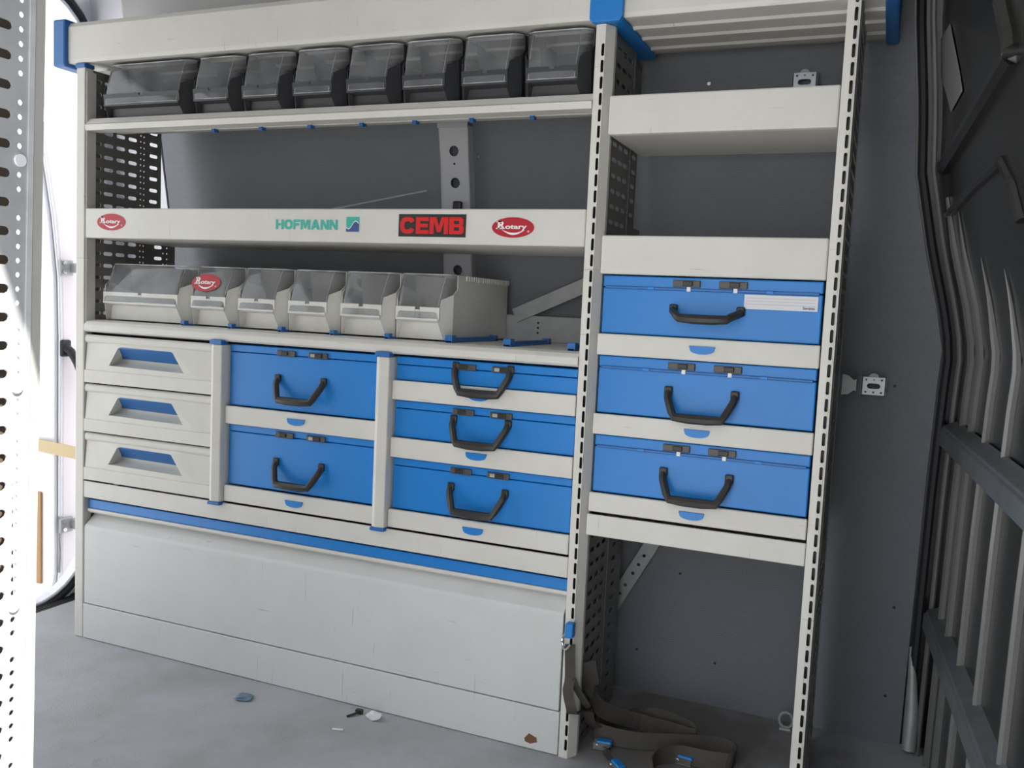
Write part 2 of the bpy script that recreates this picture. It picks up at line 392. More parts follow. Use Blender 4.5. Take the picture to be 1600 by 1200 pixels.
# notice stuck on the bulkhead
q = [on_bulk(*p) for p in ((1476, 80), (1489, 37), (1506, 142), (1488, 175))]
def stk(u, v):
    a_ = q[3].lerp(q[2], u); b_ = q[0].lerp(q[1], u); c_ = a_.lerp(b_, v); return (bulk_x(c_.y, c_.z, -.0025), c_.y, c_.z)
mb = MB().grid(stk, 3, 4)
struct('notice_sticker', mb, 'notice_grey', wf, solid=.0008, label='faded grey notice sticker')
# two aluminium load rails across the bulkhead
for z0, z1 in ((.715, .757), (.300, .342)):
    mb = MB(); a, b = (.375, 2.155), (-1.37, 2.277)
    def rp(t, dx, z): return (a[1]+(b[1]-a[1])*t+dx, a[0]+(b[0]-a[0])*t, z)
    sec = [(0, z0), (0, z1-.008), (.005, z1-.004), (.005, z1), (.034, z1+.014), (.034, z0)]
    n = len(sec); vs = [rp(0, *p) for p in sec]+[rp(1, *p) for p in sec]
    mb.add(vs, [tuple(range(n)), tuple(range(n, 2*n))]+[(i, (i+1) % n, n+(i+1) % n, n+i) for i in range(n)])
    struct('load_rail', mb, 'alu_rail', wf, bevel=.002)
# pale corner piece at the foot of the lining
mb = MB().tube([(2.139, .415, .24), (2.146, .402, .16), (2.150, .390, .08), (2.150, .380, .012)], [.005, .011, .016, .016], 10)
struct('trim_2', mb, 'galvanised_dull', smooth=True)
# rear frame with rounded opening
def rrect(y0, y1, z0, z1, r, n=8):
    P = []
    for cy, cz, a0 in ((y1-r, z1-r, 0), (y0+r, z1-r, 90), (y0+r, z0+r, 180), (y1-r, z0+r, 270)):
        for k in range(n+1):
            t = math.radians(a0+90*k/n); P.append((cy+r*math.cos(t), cz+r*math.sin(t)))
    return P
inn = rrect(-1.28, .32, .0, 1.84, .22); out = rrect(-1.46, .52, -.12, 1.98, .05)
mb = MB(); n = len(inn)
for x in (-.30, -.32):
    pass
vs = [(-.30, *p) for p in inn]+[(-.30, *p) for p in out]+[(-.33, *p) for p in inn]+[(-.33, *p) for p in out]
fs = []
for i in range(n):
    j = (i+1) % n; fs += [(i, j, n+j, n+i), (2*n+i, 3*n+i, 3*n+j, 2*n+j), (i, 2*n+i, 2*n+j, j), (n+i, n+j, 3*n+j, 3*n+i)]
mb.add(vs, fs); wr = struct('wall_rear', mb, 'body_white')
for name, rad, off, m in (('door_seal', .014, .018, 'rubber'), ('frame_lip', .006, .036, 'body_white'), ('frame_lip', .006, .0, 'body_white')):
    ring = rrect(-1.28-off, .32+off, -off, 1.84+off, .22+off); ring.append(ring[0])
    struct(name, MB().tube([(-.292, *p) for p in ring], rad, 8, cap=False, up=Vector((1, 0, 0))), m, wr, smooth=True)
# ribbed rubber sill at the rear edge of the floor
mb = MB().box(-.30, -.236, -1.25, .36, -.04, -.006)
for k in range(5): mb.box(-.297+k*.0125, -.290+k*.0125, -1.24, .35, -.006, -.001)
struct('trim_3', mb, 'rubber')
# yard outside
struct('ground', MB().box(-40, 40, -40, 40, -.62, -.57), 'ground_concrete')

# ------------------------------------------------------------------ rack uprights with perforated side panels
PIT = .0327
SLOTS = [(.054, .004, .005), (.0875, .0105, .005), (.130, .0105, .005), (.173, .0105, .005)]
def plate(x, ya, yb, za, zb, cols, dots, th=.0016):
    rows = []; z = 0.020
    k = 0
    while z < zb:
        hs = []
        if k % 2 == 0: hs += [c for c in cols if ya+.003 < c[0]-c[1]-c[2]-.0018 and c[0]+c[1]+c[2]+.0018 < yb-.002]
        hs += [(d, 0, .0023) for d in dots if ya+.006 < d < yb-.006]
        if za+PIT/4 < z < zb-PIT/4: rows.append((z, PIT/2, hs))
        z += PIT/2; k += 1
    return MB().perf(lambda u, v, w: (x-w, u, v), ya, yb, za, zb, rows, th)
def side_panel(x0, label, slotted, ztop, square=False):
    t = thing('rack_side_panel', label, 'rack panel', (x0+.017, .15, 0), 'perforated side panels of the long rack')
    w = .013
    if slotted:
        obj('left_flange', MB().prism([(x0, .0), (x0+w, -.002), (x0+w, .001), (x0+.002, .003), (x0+.002, .030), (x0, .030)], 2, 0, ztop), 'white_paint', t)
        rows = []; z = .03
        while z < ztop-.02: rows.append((z, PIT, [(x0+w+.0033, .0, .0022)])); z += PIT
        mb = MB(); zz_ = 0.
        # slots stand upright: build the strip with its long axis along z
        us = [( .03+i*PIT, .0096, .0031) for i in range(int((ztop-.05)/PIT)+1)]
        mb.perf(lambda u, v, w_: (v, -.002+w_, u), 0, ztop, x0+w-.0010, x0+w+.0080, [(x0+w+.0035, .0086, us)], .0015)
        obj('slotted_strip', mb, 'white_paint', t)
        obj('channel_shade', MB().box(x0+.004, x0+w+.012, .016, .020, 0, ztop), 'black_plastic', t)  # black strip behind the slots, painted in for the channel's inner shade
        if square: poly = [(x0+w+.0075, -.002), (x0+w+.0105, -.002), (x0+w+.0115, .001), (x0+w+.0115, .030), (x0+w+.0100, .030), (x0+w+.0075, .001)]
        else: poly = [(x0+w+.0075, -.002), (x0+.034, .022), (x0+.034, .034), (x0+.0315, .034), (x0+.0315, .024), (x0+w+.0075, .001)]
        obj('right_flange', MB().prism(poly, 2, 0, ztop), 'white_paint', t)
    else:
        obj('front_flange', MB().box(x0, x0+.031, 0, .028, 0, ztop), 'white_paint', t, bevel=.003)
        obj('inner_flange', MB().box(x0+.031, x0+.0345, .004, .034, .88, ztop-.01), 'white_paint', t, bevel=.001)
        obj('end_cap', MB().box(x0-.001, x0+.033, -.003, .03, ztop-.001, ztop+.010), 'blue_plastic', t, bevel=.002)
    xp = x0+(.026 if slotted else .022)
    obj('front_plate', plate(xp, .024, .2115, 0, ztop, SLOTS, [.0365, .203] if True else []), 'panel_metal', t)
    obj('seam_bead', MB().box(xp-.002, xp+.0012, .2095, .2125, 0, ztop), 'panel_metal', t)
    obj('rear_plate', plate(xp-.004, .208, .345, 0, 1.17, [(.2345, .0105, .005), (.2765, .0105, .005)], [.219, .297, .312]), 'panel_metal', t)
    obj('rear_plate', plate(xp-.004, .208, .285, 1.17, ztop-.01, [(.2555, .0105, .005)], [.219]), 'panel_metal', t)
    return t
side_panel(0.0, 'grey painted end upright with perforated side panel beside the open rear door', False, 1.5505)
side_panel(1.4405, 'slotted upright with perforated side panel between the wide and the narrow rack bay', True, 1.5525)
side_panel(1.9205, 'slotted end upright with perforated side panel facing the black bulkhead', True, 1.72, square=True)
# end panel of the second rack, across the aisle, standing in the sun at the side door
XF = 1.10
t = thing('rack_side_panel', 'shiny galvanised perforated end panel standing in sunlight at the side door', 'rack panel', (XF, -1.19, 0))
rows = []; k = 0; z = .02
while z < 1.62:
    hs = [(-1.041, 0, .0033 if k % 8 else .0078)]
    if k % 2 == 0: hs += [(-1.068-.0415*i, .0105, .0052) for i in range(5)]
    rows.append((z, PIT/2*.999, [h for h in hs if h[2] < .008])); z += PIT/2; k += 1
obj('front_plate', MB().perf(lambda u, v, w: (XF-w, u, v), -1.375, -1.024, 0, 1.66, rows, .0018), 'galvanised', t)
for k in range(3, 98, 16):
    if k*PIT/2 < 1.64: obj('rivet', MB().disc((XF, -1.041, .02+k*PIT/2), .0072, 0, .0022, 16), 'body_white', t)
obj('front_flange', MB().prism([(XF+.001, -1.0245), (XF-.006, -1.005), (XF-.020, -1.000), (XF-.022, -1.003), (XF-.008, -1.008), (XF-.001, -1.0245)], 2, 0, 1.66), 'white_paint', t)
obj('edge_strip', MB().prism([(XF+.0015, -1.031), (XF+.003, -1.0255), (XF+.001, -1.0235), (XF-.0005, -1.031)], 2, 0, 1.66), 'galvanised', t)
for o in t.children:     # the panel leans slightly towards the aisle at its top
    for v in o.data.vertices: v.co.y += (v.co.z-1.33)*.019

cb = thing('slot_filler', 'brown cupboard block added to darken the slots of the galvanised end panel', 'filler', (.8, -1.22, 0))  # solid block added behind the panel so its slots show dark
obj('carcass', MB().box(.55, 1.055, -1.40, -1.018, .02, 1.60), 'slot_filler_brown', cb, bevel=.003)
obj('filler_base', MB().box(.56, 1.05, -1.39, -1.04, 0, .02), 'black_plastic', cb)
# ------------------------------------------------------------------ shelves
def shelf(name, label, x0, x1, zb, zt, depth):
    t = thing(name, label, 'shelf', ((x0+x1)/2, depth/2, zb))
    obj('front_lip', MB().box(x0, x1, 0, .012, zb, zt), 'white_paint', t, bevel=.0035)
    obj('deck', MB().box(x0+.001, x1-.001, .011, depth, zb, zb+.010), 'white_paint', t, bevel=.002)
    obj('back_lip', MB().box(x0+.001, x1-.001, depth-.006, depth, zb+.009, zb+.04), 'white_paint', t)
    return t
shC = shelf('rack_shelf', 'wide white shelf with stickers along its front lip in the long rack bay', .0345, 1.439, 1.104, 1.182, .345)
shelf('rack_shelf', 'upper narrow white shelf with empty lip below the trough in the narrow bay', 1.476, 1.9195, 1.332, 1.410, .262)
shelf('rack_shelf', 'narrow white shelf directly above the three blue cases of the narrow bay', 1.476, 1.9195, 1.050, 1.129, .335)
# tilted shelf under the dark bins
TL = math.atan2(.030, .24)
def tilt(p, o=(0, 1.385)):
    y, z = p[1]-o[0], p[2]-o[1]; c, s = math.cos(TL), math.sin(TL); return (p[0], o[0]+y*c-z*s, o[1]+y*s+z*c)
shB = thing('rack_shelf', 'tilted white shelf carrying the row of dark clear-fronted bins', 'shelf', (.74, .12, 1.385))
mb = MB().prism([(0, 1.386), (-.003, 1.400), (.002, 1.404), (.012, 1.418), (.016, 1.418), (.012, 1.400), (.012, 1.386)], 0, .0345, 1.439); obj('front_lip', mb, 'white_paint', shB)
mb = MB().box(.0355, 1.438, .010, .045, 1.386, 1.391); obj('lower_flange', mb, 'white_paint', shB, bevel=.002)
mb = MB(); mb.box(.0355, 1.438, .012, .245, 1.392, 1.398); mb.v = [tilt(v) for v in mb.v]; obj('deck', mb, 'white_paint', shB)
mb = MB(); mb.box(.0355, 1.438, .10, .13, 1.384, 1.392); mb.v = [tilt(v) for v in mb.v]; obj('deck_rib', mb, 'white_paint', shB, bevel=.003)
# stickers on the wide shelf
def px_rect(x0, y0, x1, y1, y=0.):
    a = un(x0, max(y0, y1), 1, y); b = un(x1, min(y0, y1), 1, y); return a.x, a.z, b.x, b.z
def oval_logo(cx, cz, a, b, y, parent, slope=0.):
    st = obj('oval_sticker', ellipse(cx, cz, a, b, y-.0008, y), 'print_red', parent, label='red oval sticker with white lettering')
    tx, fs = text_mesh('R', a*.36, b*.78, .035); mb = MB()
    mb.add([(cx-a*.72+p+q*.05, y-.0009-r*.0004, cz-b*.16+q) for p, q, r in tx], fs)
    # slab feet of the initial
    mb.box(cx-a*.80, cx-a*.46, y-.0013, y-.0009, cz-b*.17, cz-b*.05); mb.box(cx-a*.78, cx-a*.52, y-.0013, y-.0009, cz+b*.50, cz+b*.62)
    tx, fs = text_mesh('otary', a*1.02, b*.56, .03)
    mb.add([(cx-a*.36+p, y-.0009-r*.0004, cz-b*.30+q) for p, q, r in tx], fs)
    obj('lettering', mb, 'print_white', st)
    mb = MB(); n = 18; up = []; dn = []
    for k in range(n+1):
        u = k/n; x = cx-a*.52+a*1.10*u
        c = math.sin(math.pi*u); up.append((x, cz-b*.22-b*.30*c)); dn.append((x, cz-b*.24-b*.50*c))
    vs = [(p[0], y-.0012, p[1]) for p in up]+[(p[0], y-.0012, p[1]) for p in dn]
    mb.add(vs, [(i, i+1, n+2+i, n+1+i) for i in range(n)]); obj('swoosh', mb, 'print_white', st, solid=.0004)
    mb = MB(); n = 14
    vs = [(cx+a*.74+rr*math.cos(2*math.pi*k/n), y-.0012, cz-b*.38+rr*math.sin(2*math.pi*k/n)) for rr in (b*.11, b*.08) for k in range(n)]
    mb.add(vs, [(k, (k+1) % n, n+(k+1) % n, n+k) for k in range(n)])
    tx, fs = text_mesh('R', b*.07, b*.10, .01); mb.add([(cx+a*.74-b*.035+p, y-.0012-r*.0002, cz-b*.43+q) for p, q, r in tx], fs)
    obj('registered_mark', mb, 'print_white', st)
    return st
for c, hw, hh in (((174, 347), 22, 13), ((801.5, 355.5), 33, 16)):
    a = un(c[0]-hw, c[1], 1, 0); b = un(c[0]+hw, c[1], 1, 0); m_ = un(*c, 1, 0); tp = un(c[0], c[1]-hh, 1, 0)
    oval_logo(m_.x, m_.z, (b.x-a.x)/2, tp.z-m_.z, -.0002, shC)
x0, z0, x1, z1 = px_rect(431, 358, 528, 343.5)
obj('lettering', block_text('HOFMANN', (1, 1.05, .82, 1.2, 1.1, 1, 1), x0, z0, x1-x0, z1-z0, -.0003, gap=.09), 'print_teal', shC, label='teal sticker lettering')
x0, z0, x1, z1 = px_rect(541, 362, 561.5, 339)
lg = obj('wave_sticker', MB().box(x0, x1, -.0010, -.0002, z0, z1), 'print_teal', shC, label='square teal and navy wave sticker')
n = 16; W_, H_ = x1-x0, z1-z0
wave = [(x0+W_*k/n, z0+H_*(.46-.20*math.sin(2*math.pi*(k/n-.02)+.3)*1.0+.24*(k/n-.5))) for k in range(n+1)]
mb = MB(); mb.add([(p[0], -.0012, p[1]) for p in wave]+[(p[0], -.0012, z0) for p in wave], [(i, i+1, n+2+i, n+1+i) for i in range(n)]); obj('navy_half', mb, 'print_navy', lg, solid=.0002)
mb = MB(); mb.add([(p[0], -.0013, p[1]+H_*.035) for p in wave]+[(p[0], -.0013, p[1]-H_*.035) for p in wave], [(i, i+1, n+2+i, n+1+i) for i in range(n)]); obj('white_line', mb, 'print_white', lg, solid=.0002)
x0, z0, x1, z1 = px_rect(622.5, 369.5, 729, 335)
st = obj('name_sticker', MB().box(x0, x1, -.0010, -.0002, z0, z1), 'print_black', shC, bevel=.0004, label='black sticker with red block letters')
obj('lettering', block_text('CEMB', (1, .86, 1.22, .95), x0+.0045, z0+.0065, x1-x0-.009, z1-z0-.013, -.0011, gap=.06), 'print_red_bright', st)

# worktop
wt = thing('worktop', 'long white worktop with rounded front edge carrying the light grey bins', 'worktop', (.74, .2, .853))
obj('board', MB().prism([(.002, .853), (-.004, .858), (-.004, .872), (.004, .881), (.018, .885), (.40, .885), (.40, .866), (.012, .866), (.012, .853)], 0, .0345, 1.439), 'white_paint', wt, bevel=.0015)
obj('back_upstand', MB().box(.0345, 1.438, .386, .398, .885, .952), 'galvanised_dull', wt, bevel=.002)
mb = MB()
for z in (.934, .921, .908): mb.disc((1.196, .3855, z), .0032, 1, .001, 10)
obj('screw_hole', mb, 'print_black', wt)

# top trough
tr = thing('roof_trough', 'long white open trough with blue end caps running along the top of the rack', 'trough', (.96, .13, 1.562))
mb = MB().prism([(.0, 1.562), (-.002, 1.572), (-.002, 1.655), (.006, 1.668), (.012, 1.668), (.006, 1.655), (.006, 1.575), (.02, 1.568), (.02, 1.562)], 0, -.03, 1.985); obj('front_face', mb, 'white_paint', tr, bevel=.002)
obj('floor_plate', MB().box(-.03, 1.985, .018, .272, 1.564, 1.570), 'white_paint', tr)
for y in (.075, .150, .225): obj('floor_bead', MB().prism([(y-.010, 1.565), (y-.004, 1.559), (y+.004, 1.559), (y+.010, 1.565)], 0, -.029, 1.984), 'white_paint', tr)
obj('back_face', MB().box(-.03, 1.985, .268, .276, 1.564, 1.668), 'white_paint', tr)
obj('end_cap', MB().box(-.074, -.028, -.012, .285, 1.553, 1.676), 'blue_plastic', tr, bevel=.006)
obj('end_cap', MB().box(1.984, 2.010, -.008, .285, 1.553, 1.676), 'blue_plastic', tr, bevel=.006)
ck = thing('trough_clamp', 'bright blue clamp wrapped under the trough on top of the middle upright', 'clamp', (1.463, .1, 1.545))
obj('front_jaw', MB().prism([(1.428, 1.560), (1.434, 1.553), (1.492, 1.553), (1.4985, 1.563), (1.4985, 1.70), (1.428, 1.70)], 1, -.014, -.003), 'blue_paint', ck, bevel=.003)
obj('under_jaw', MB().prism([(1.437, 1.5535), (1.492, 1.5535), (1.4985, 1.5605), (1.430, 1.5605)], 1, -.004, .28), 'blue_paint', ck, bevel=.002)

# ------------------------------------------------------------------ cabinets: drawers, trays, cases
dc = thing('drawer_cabinet', 'white three-drawer cabinet with blue-backed scoop grips under the worktop', 'cabinet', (.25, .17, .446))
obj('carcass', MB().box(.034, .047, .03, .36, .446, .851).box(.460, .472, .03, .36, .446, .851).box(.034, .472, .35, .36, .446, .851).box(.034, .472, .03, .36, .8485, .851), 'black_plastic', dc)
for k in range(3):
    zb = .4485+.1337*k; zt = zb+.1295; x0, x1 = .0345, .4700
    mb = MB(); y = 0.0
    g = [(.122, zb+.050), (.378, zb+.0475), (.340, zb+.0985), (.332, zb+.1005), (.165, zb+.1020), (.154, zb+.0985)]   # opening outline
    gl, gr, tr_, tr2, tl2, tl_ = g
    pts = [(x0, zb), (x1, zb), (x1, zt), (x0, zt)]+g
    def fy(z):  # front bulges a little under its top edge and steps at the groove
        u = (z-zb)/(zt-zb)
        return .0 if u < .93 else .010*(u-.93)/.07
    V = [(p[0], fy(p[1]), p[1]) for p in pts]
    # ring of faces around the opening
    mb.add(V, [(0, 1, 5, 4), (1, 2, 6, 5), (2, 7, 6), (2, 3, 8, 7), (3, 9, 8), (3, 0, 4, 9)])
    dr = obj('drawer', mb, 'cream_plastic', dc, fix=True)
    md = dr.modifiers.new('solid', 'SOLIDIFY'); md.thickness = .004; md.offset = -1
    obj('top_roll', MB().tube([(x0+.002, .0055, zt-.011), (x1-.002, .0055, zt-.011)], .006, 10, flat=1.8), 'cream_plastic', dr, smooth=True)
    obj('lower_band', MB().box(x0, x1, -.0022, .002, zb, zb+.034), 'cream_plastic', dr, bevel=.0012)
    # scoop: side walls, sloping floor, blue plate in the upper half
    D = .034; nn = 6; cv = []
    for j in range(nn+1):
        u = j/nn; cv.append((D*math.sin(u*math.pi/2), .0475+.020*(1-math.cos(u*math.pi/2)), u))
    lft = [(gl[0]+.014*u, yy, zb+z_+.0025) for yy, z_, u in cv]; rgt = [(gr[0]-.016*u, yy, zb+z_) for yy, z_, u in cv]
    mb = MB()
    mb.add([(gl[0], .0, gl[1])]+lft+[(tl_[0]+.006, D, zb+.099), (tl_[0], .0, tl_[1])], [tuple(range(nn+4))])
    mb.add([(gr[0], .0, gr[1])]+rgt+[(tr_[0]-.006, D, zb+.098), (tr_[0], .0, tr_[1])], [tuple(range(nn+4))])
    mb.add([(tl_[0], 0, tl_[1]), (tl2[0], 0, tl2[1]), (tr2[0], 0, tr2[1]), (tr_[0], 0, tr_[1]), (tr_[0], D, tr_[1]), (tr2[0], D, tr2[1]), (tl2[0], D, tl2[1]), (tl_[0], D, tl_[1])], [(0, 1, 6, 7), (1, 2, 5, 6), (2, 3, 4, 5)])
    obj('grip_side', mb, 'cream_plastic', dr)
    mb = MB()
    for a_, b_ in zip(lft, rgt): mb.v += [a_, b_]
    mb.f += [(2*j, 2*j+1, 2*j+3, 2*j+2) for j in range(nn)]
    obj('grip_scoop', mb, 'cream_plastic', dr, smooth=True)
    mb = MB(); mb.add([(gl[0]+.0135, D-.0015, zb+.0685), (gr[0]-.0155, D-.0015, zb+.066), (tr_[0]-.001, .004, zb+.0975), (tr2[0], .003, zb+.0998), (tl2[0], .003, zb+.1013), (tl_[0]+.001, .004, zb+.098)], [(0, 1, 2, 3, 4, 5)])
    obj('grip_plate', mb, 'blue_plastic', dr, solid=.001)
    obj('drawer_box', MB().box(x0+.016, x1-.016, .04, .34, zb+.004, zb+.090), 'black_plastic', dr)

def post(x, label):
    t = thing('divider_post', label, 'post', (x+.019, .0, .44), 'divider posts between the case columns')
    obj('post_body', MB().prism([(x, .012), (x+.002, -.009), (x+.012, -.013), (x+.0355, -.010), (x+.0375, .012), (x+.0375, .30), (x, .30)], 2, .446, .845), 'white_paint', t, bevel=.0025)
    obj('end_cap', MB().box(x-.0008, x+.0382, -.0145, .012, .845, .857), 'blue_plastic', t, bevel=.003)
    obj('end_cap', MB().box(x-.0008, x+.0382, -.0145, .012, .4375, .446), 'blue_plastic', t, bevel=.003)
post(.4725, 'white divider post between the drawers and the two tall blue cases')
post(.9525, 'scuffed white divider post between the two tall cases and the three stacked cases')

def tray(x0, x1, zb, zt, label, lx=None, grp=None):
    t = thing('case_tray', label, 'tray', ((x0+x1)/2, .17, zb), grp)
    obj('front_lip', MB().box(x0, x1, 0, .010, zb, zt), 'white_paint', t, bevel=.0025)
    obj('base', MB().box(x0+.003, x1-.003, .009, .345, zb+.014, zb+.020), 'white_paint', t)
    cx = lx if lx else (x0+x1)/2-.003; w, h = .0255, .0125; zc = zt-.019; n = 14
    poly = [(cx-w, zc+.004), (cx-w, zc)] + [(cx-w*math.cos(math.pi*k/n)*.96, zc-h*.95*math.sin(math.pi*k/n)**.7) for k in range(n+1)] + [(cx+w, zc), (cx+w, zc+.004)]
    obj('release_button', MB().prism(poly[::-1], 1, -.0035, .002), 'blue_paint', t, bevel=.0008)
    return t
def case(x0, x1, zb, zt, label, handle_z, style, raised=False, low=False):
    """steel carrying case. style 0: plain lid line; style 1: flanged lid with white latch tongues"""
    cx = (x0+x1)/2; y0 = .012 if style == 0 else .010
    t = thing('carrying_case', label, 'case', (cx, .18, zb))
    lid = .0185 if style == 0 else .024
    obj('case_body', MB().box(x0, x1, y0, .34, zb, zt-lid-.0008), 'blue_paint', t, bevel=.0025)
    ld = obj('lid', MB().box(x0, x1, y0-.0005, .341, zt-lid+.0006, zt), 'blue_paint', t, bevel=.0025)
    if style == 1:
        obj('lid_flange', MB().box(x0+.006, x1-.006, y0-.0045, y0+.001, zt-lid-.0025, zt-lid+.0025), 'blue_plastic', ld, bevel=.001)
        for dx in (-.115, .120): obj('hinge_tab', MB().box(cx+dx-.007, cx+dx+.007, y0-.006, y0, zt-lid-.003, zt-lid+.003), 'blue_paint', ld, bevel=.001)
    for i, dx in enumerate((-.043, .049)):
        lz = zt-.0125 if style else zt-.0135; w = .0275 if style else .0265; h = .0068
        la = obj('latch', MB().box(cx+dx-w, cx+dx+w, y0-.006, y0+.001, lz-h, lz+h), 'latch_grey', t, bevel=.0015)
        ox = .003 if (style or i) else -.004
        obj('latch_slider', MB().box(cx+dx+ox-.010, cx+dx+ox+.010, y0-.0095, y0-.004, lz-.0045, lz+.005), 'black_plastic', la, bevel=.0015)
        if not style and i: obj('latch_plate', MB().box(cx+dx-.019, cx+dx-.007, y0-.0085, y0-.005, lz-.004, lz+.004), 'galvanised_dull', la, bevel=.001)
        if style: obj('latch_tongue', MB().box(cx+dx+.001, cx+dx+.009, y0-.005, y0, lz-h-.0085, lz-h+.001), 'print_white', la, bevel=.0008)
    # drop handle
    hw = .0665; hz = handle_z
    h = obj('handle', MB(), 'handle_black', t) if False else None
    if raised: out, dz = (.010, .034, .042), (-.002, -.009, -.014)
    elif low: out, dz = (.008, .018, .024), (-.018, -.042, -.052)
    else: out, dz = (.009, .022, .030), (-.012, -.036, -.046)
    P = [(-hw, 0, .004), (-hw, -out[0], dz[0]*.4), (-hw*.97, -out[0]-.004, dz[0]), (-hw*.80, -out[1]-.004, dz[1]), (-hw*.70, -out[2], dz[2]), (-hw*.3, -out[2]-.001, dz[2]-.0015), (hw*.3, -out[2]-.001, dz[2]-.0015), (hw*.70, -out[2], dz[2]), (hw*.80, -out[1]-.004, dz[1]), (hw*.97, -out[0]-.004, dz[0]), (hw, -out[0], dz[0]*.4), (hw, 0, .004)]
    path = [(cx+a, y0+b, hz+c) for a, b, c in P]; R = [.0065, .0078, .0078, .0080, .0088, .0098, .0098, .0088, .0080, .0078, .0078, .0065]
    h = obj('handle', MB().tube(path, R, 8, flat=1.0, up=Vector((0, 1, .2))), 'handle_black', t, smooth=True)
    for s_ in (-1, 1): obj('handle_pivot', MB().box(cx+s_*hw-.0085, cx+s_*hw+.0085, y0-.008, y0+.001, hz-.006, hz+.0125), 'black_plastic', h, bevel=.003)
    return t
A, B = .514, .9505
case(A+.002, B-.001, .694, .8475, 'upper of two tall blue steel cases beside the drawers', .757+.012, 0)
case(A+.002, B-.001, .492, .6465, 'lower of two tall blue steel cases beside the drawers', .558+.004, 0)
tray(A-.001, B+.0005, .647, .6925, 'white pull-out tray under the upper tall blue case')
tray(A-.001, B+.0005, .4485, .4905, 'white pull-out tray under the lower tall blue case')
A, B = .9945, 1.4375
case(A+.001, B-.002, .793, .8475, 'flattest blue steel case with handle hanging over its tray, below the worktop', .832, 0, low=True)
case(A+.001, B-.002, .661, .7465, 'middle-height blue steel case, second in the column of three below the worktop', .712, 0)
case(A+.001, B-.002, .492, .6125, 'tallest blue steel case, bottom of the column of three below the worktop', .558, 0)
tray(A-.002, B+.0005, .748, .793, 'white pull-out tray under the flattest blue case', lx=1.2125)
tray(A-.002, B+.0005, .614, .6605, 'white pull-out tray under the middle-height blue case', lx=1.2125)
tray(A-.002, B+.0005, .4485, .4915, 'white pull-out tray under the tallest case in the column of three', lx=1.2125)
A, B = 1.478, 1.9185
c1 = case(A+.004, B-.003, .928, 1.0475, 'blue steel case with white paper label and raised handle in the narrow bay', .981, 1, raised=True)
case(A+.004, B-.003, .761, .8815, 'unlabelled blue steel case in the middle of the narrow bay', .815, 1)
case(A+.004, B-.003, .593, .7145, 'unlabelled blue steel case at the bottom of the narrow bay', .648, 1)
tray(A, B, .8825, .927, 'white pull-out tray under the labelled blue case', lx=1.696)
tray(A, B, .716, .7595, 'white pull-out tray under the middle case of the narrow bay', lx=1.696)
tray(A, B, .5505, .5915, 'white pull-out tray under the bottom case of the narrow bay', lx=1.696)
a = un(1162, 483, 1, .008); b = un(1279, 463, 1, .008)
lb = obj('paper_label', MB().box(a.x, b.x, .0082, .0095, un(1162, 482.5, 1, .008).z, un(1162, 460, 1, .008).z), 'label_white', c1, label='white ruled paper label')
zt_, zb_ = un(1162, 460, 1, .008).z, un(1162, 482.5, 1, .008).z; mb = MB()
for k in range(3): mb.box(a.x+.004, b.x-.004, .0079, .0082, zt_-.0065-.006*k, zt_-.0060-.006*k)
obj('ruled_line', mb, 'print_grey', lb)
obj('lettering', text_on_front('Sortimo', b.x-.027, zb_+.003, .022, .0055, .0081, off=.02), 'print_navy', lb)

# rails under the cases, flap compartment
cr = obj('cross_rail', MB().prism([(0, .398), (0, .4435), (.006, .4435), (.010, .438), (.010, .398)], 0, .0335, 1.4395), 'white_paint', bevel=.002); tag(cr, 'long white cross rail under the drawers and the case columns', 'rail')
cr = obj('cross_rail', MB().prism([(0, .499), (0, .5445), (.006, .5445), (.010, .540), (.010, .505), (.30, .505), (.30, .499)], 0, 1.476, 1.9195), 'white_paint', bevel=.002); tag(cr, 'short white cross rail at the bottom of the narrow bay, above the straps', 'rail')
fp = thing('flap_locker', 'low wide white flap locker with a blue grip strip at the foot of the rack', 'locker', (.73, .17, .10))
obj('grip_strip', MB().box(.036, 1.4375, .014, .040, .3655, .391), 'blue_paint', fp, bevel=.002)
obj('under_lip', MB().prism([(.010, .358), (.010, .3655), (.045, .3655), (.045, .352), (.018, .352)], 0, .036, 1.4375), 'white_paint', fp, bevel=.0015)
obj('flap', MB().prism([(0, .101), (0, .312), (.002, .320), (.040, .352), (.046, .352), (.010, .316), (.010, .101)], 0, .036, 1.436), 'flap_paint', fp, bevel=.0015)
obj('inner_box', MB().box(.036, 1.437, .046, .36, .012, .40), 'panel_metal', fp)
kp = obj('kick_panel', MB().box(.0335, 1.4385, -.001, .012, .0015, .0985), 'flap_paint', bevel=.0015); tag(kp, 'scuffed white kick panel along the van floor under the flap locker', 'panel')
obj('dirt_patch', MB().prism([tuple(un(x, y, 1, -.002)[i] for i in (0, 2)) for x, y in ((819, 1153), (826, 1146), (838, 1153), (839, 1160), (828, 1162), (820, 1158))], 1, -.0018, -.001), 'rust', kp, label='dark brown chip in the paint')

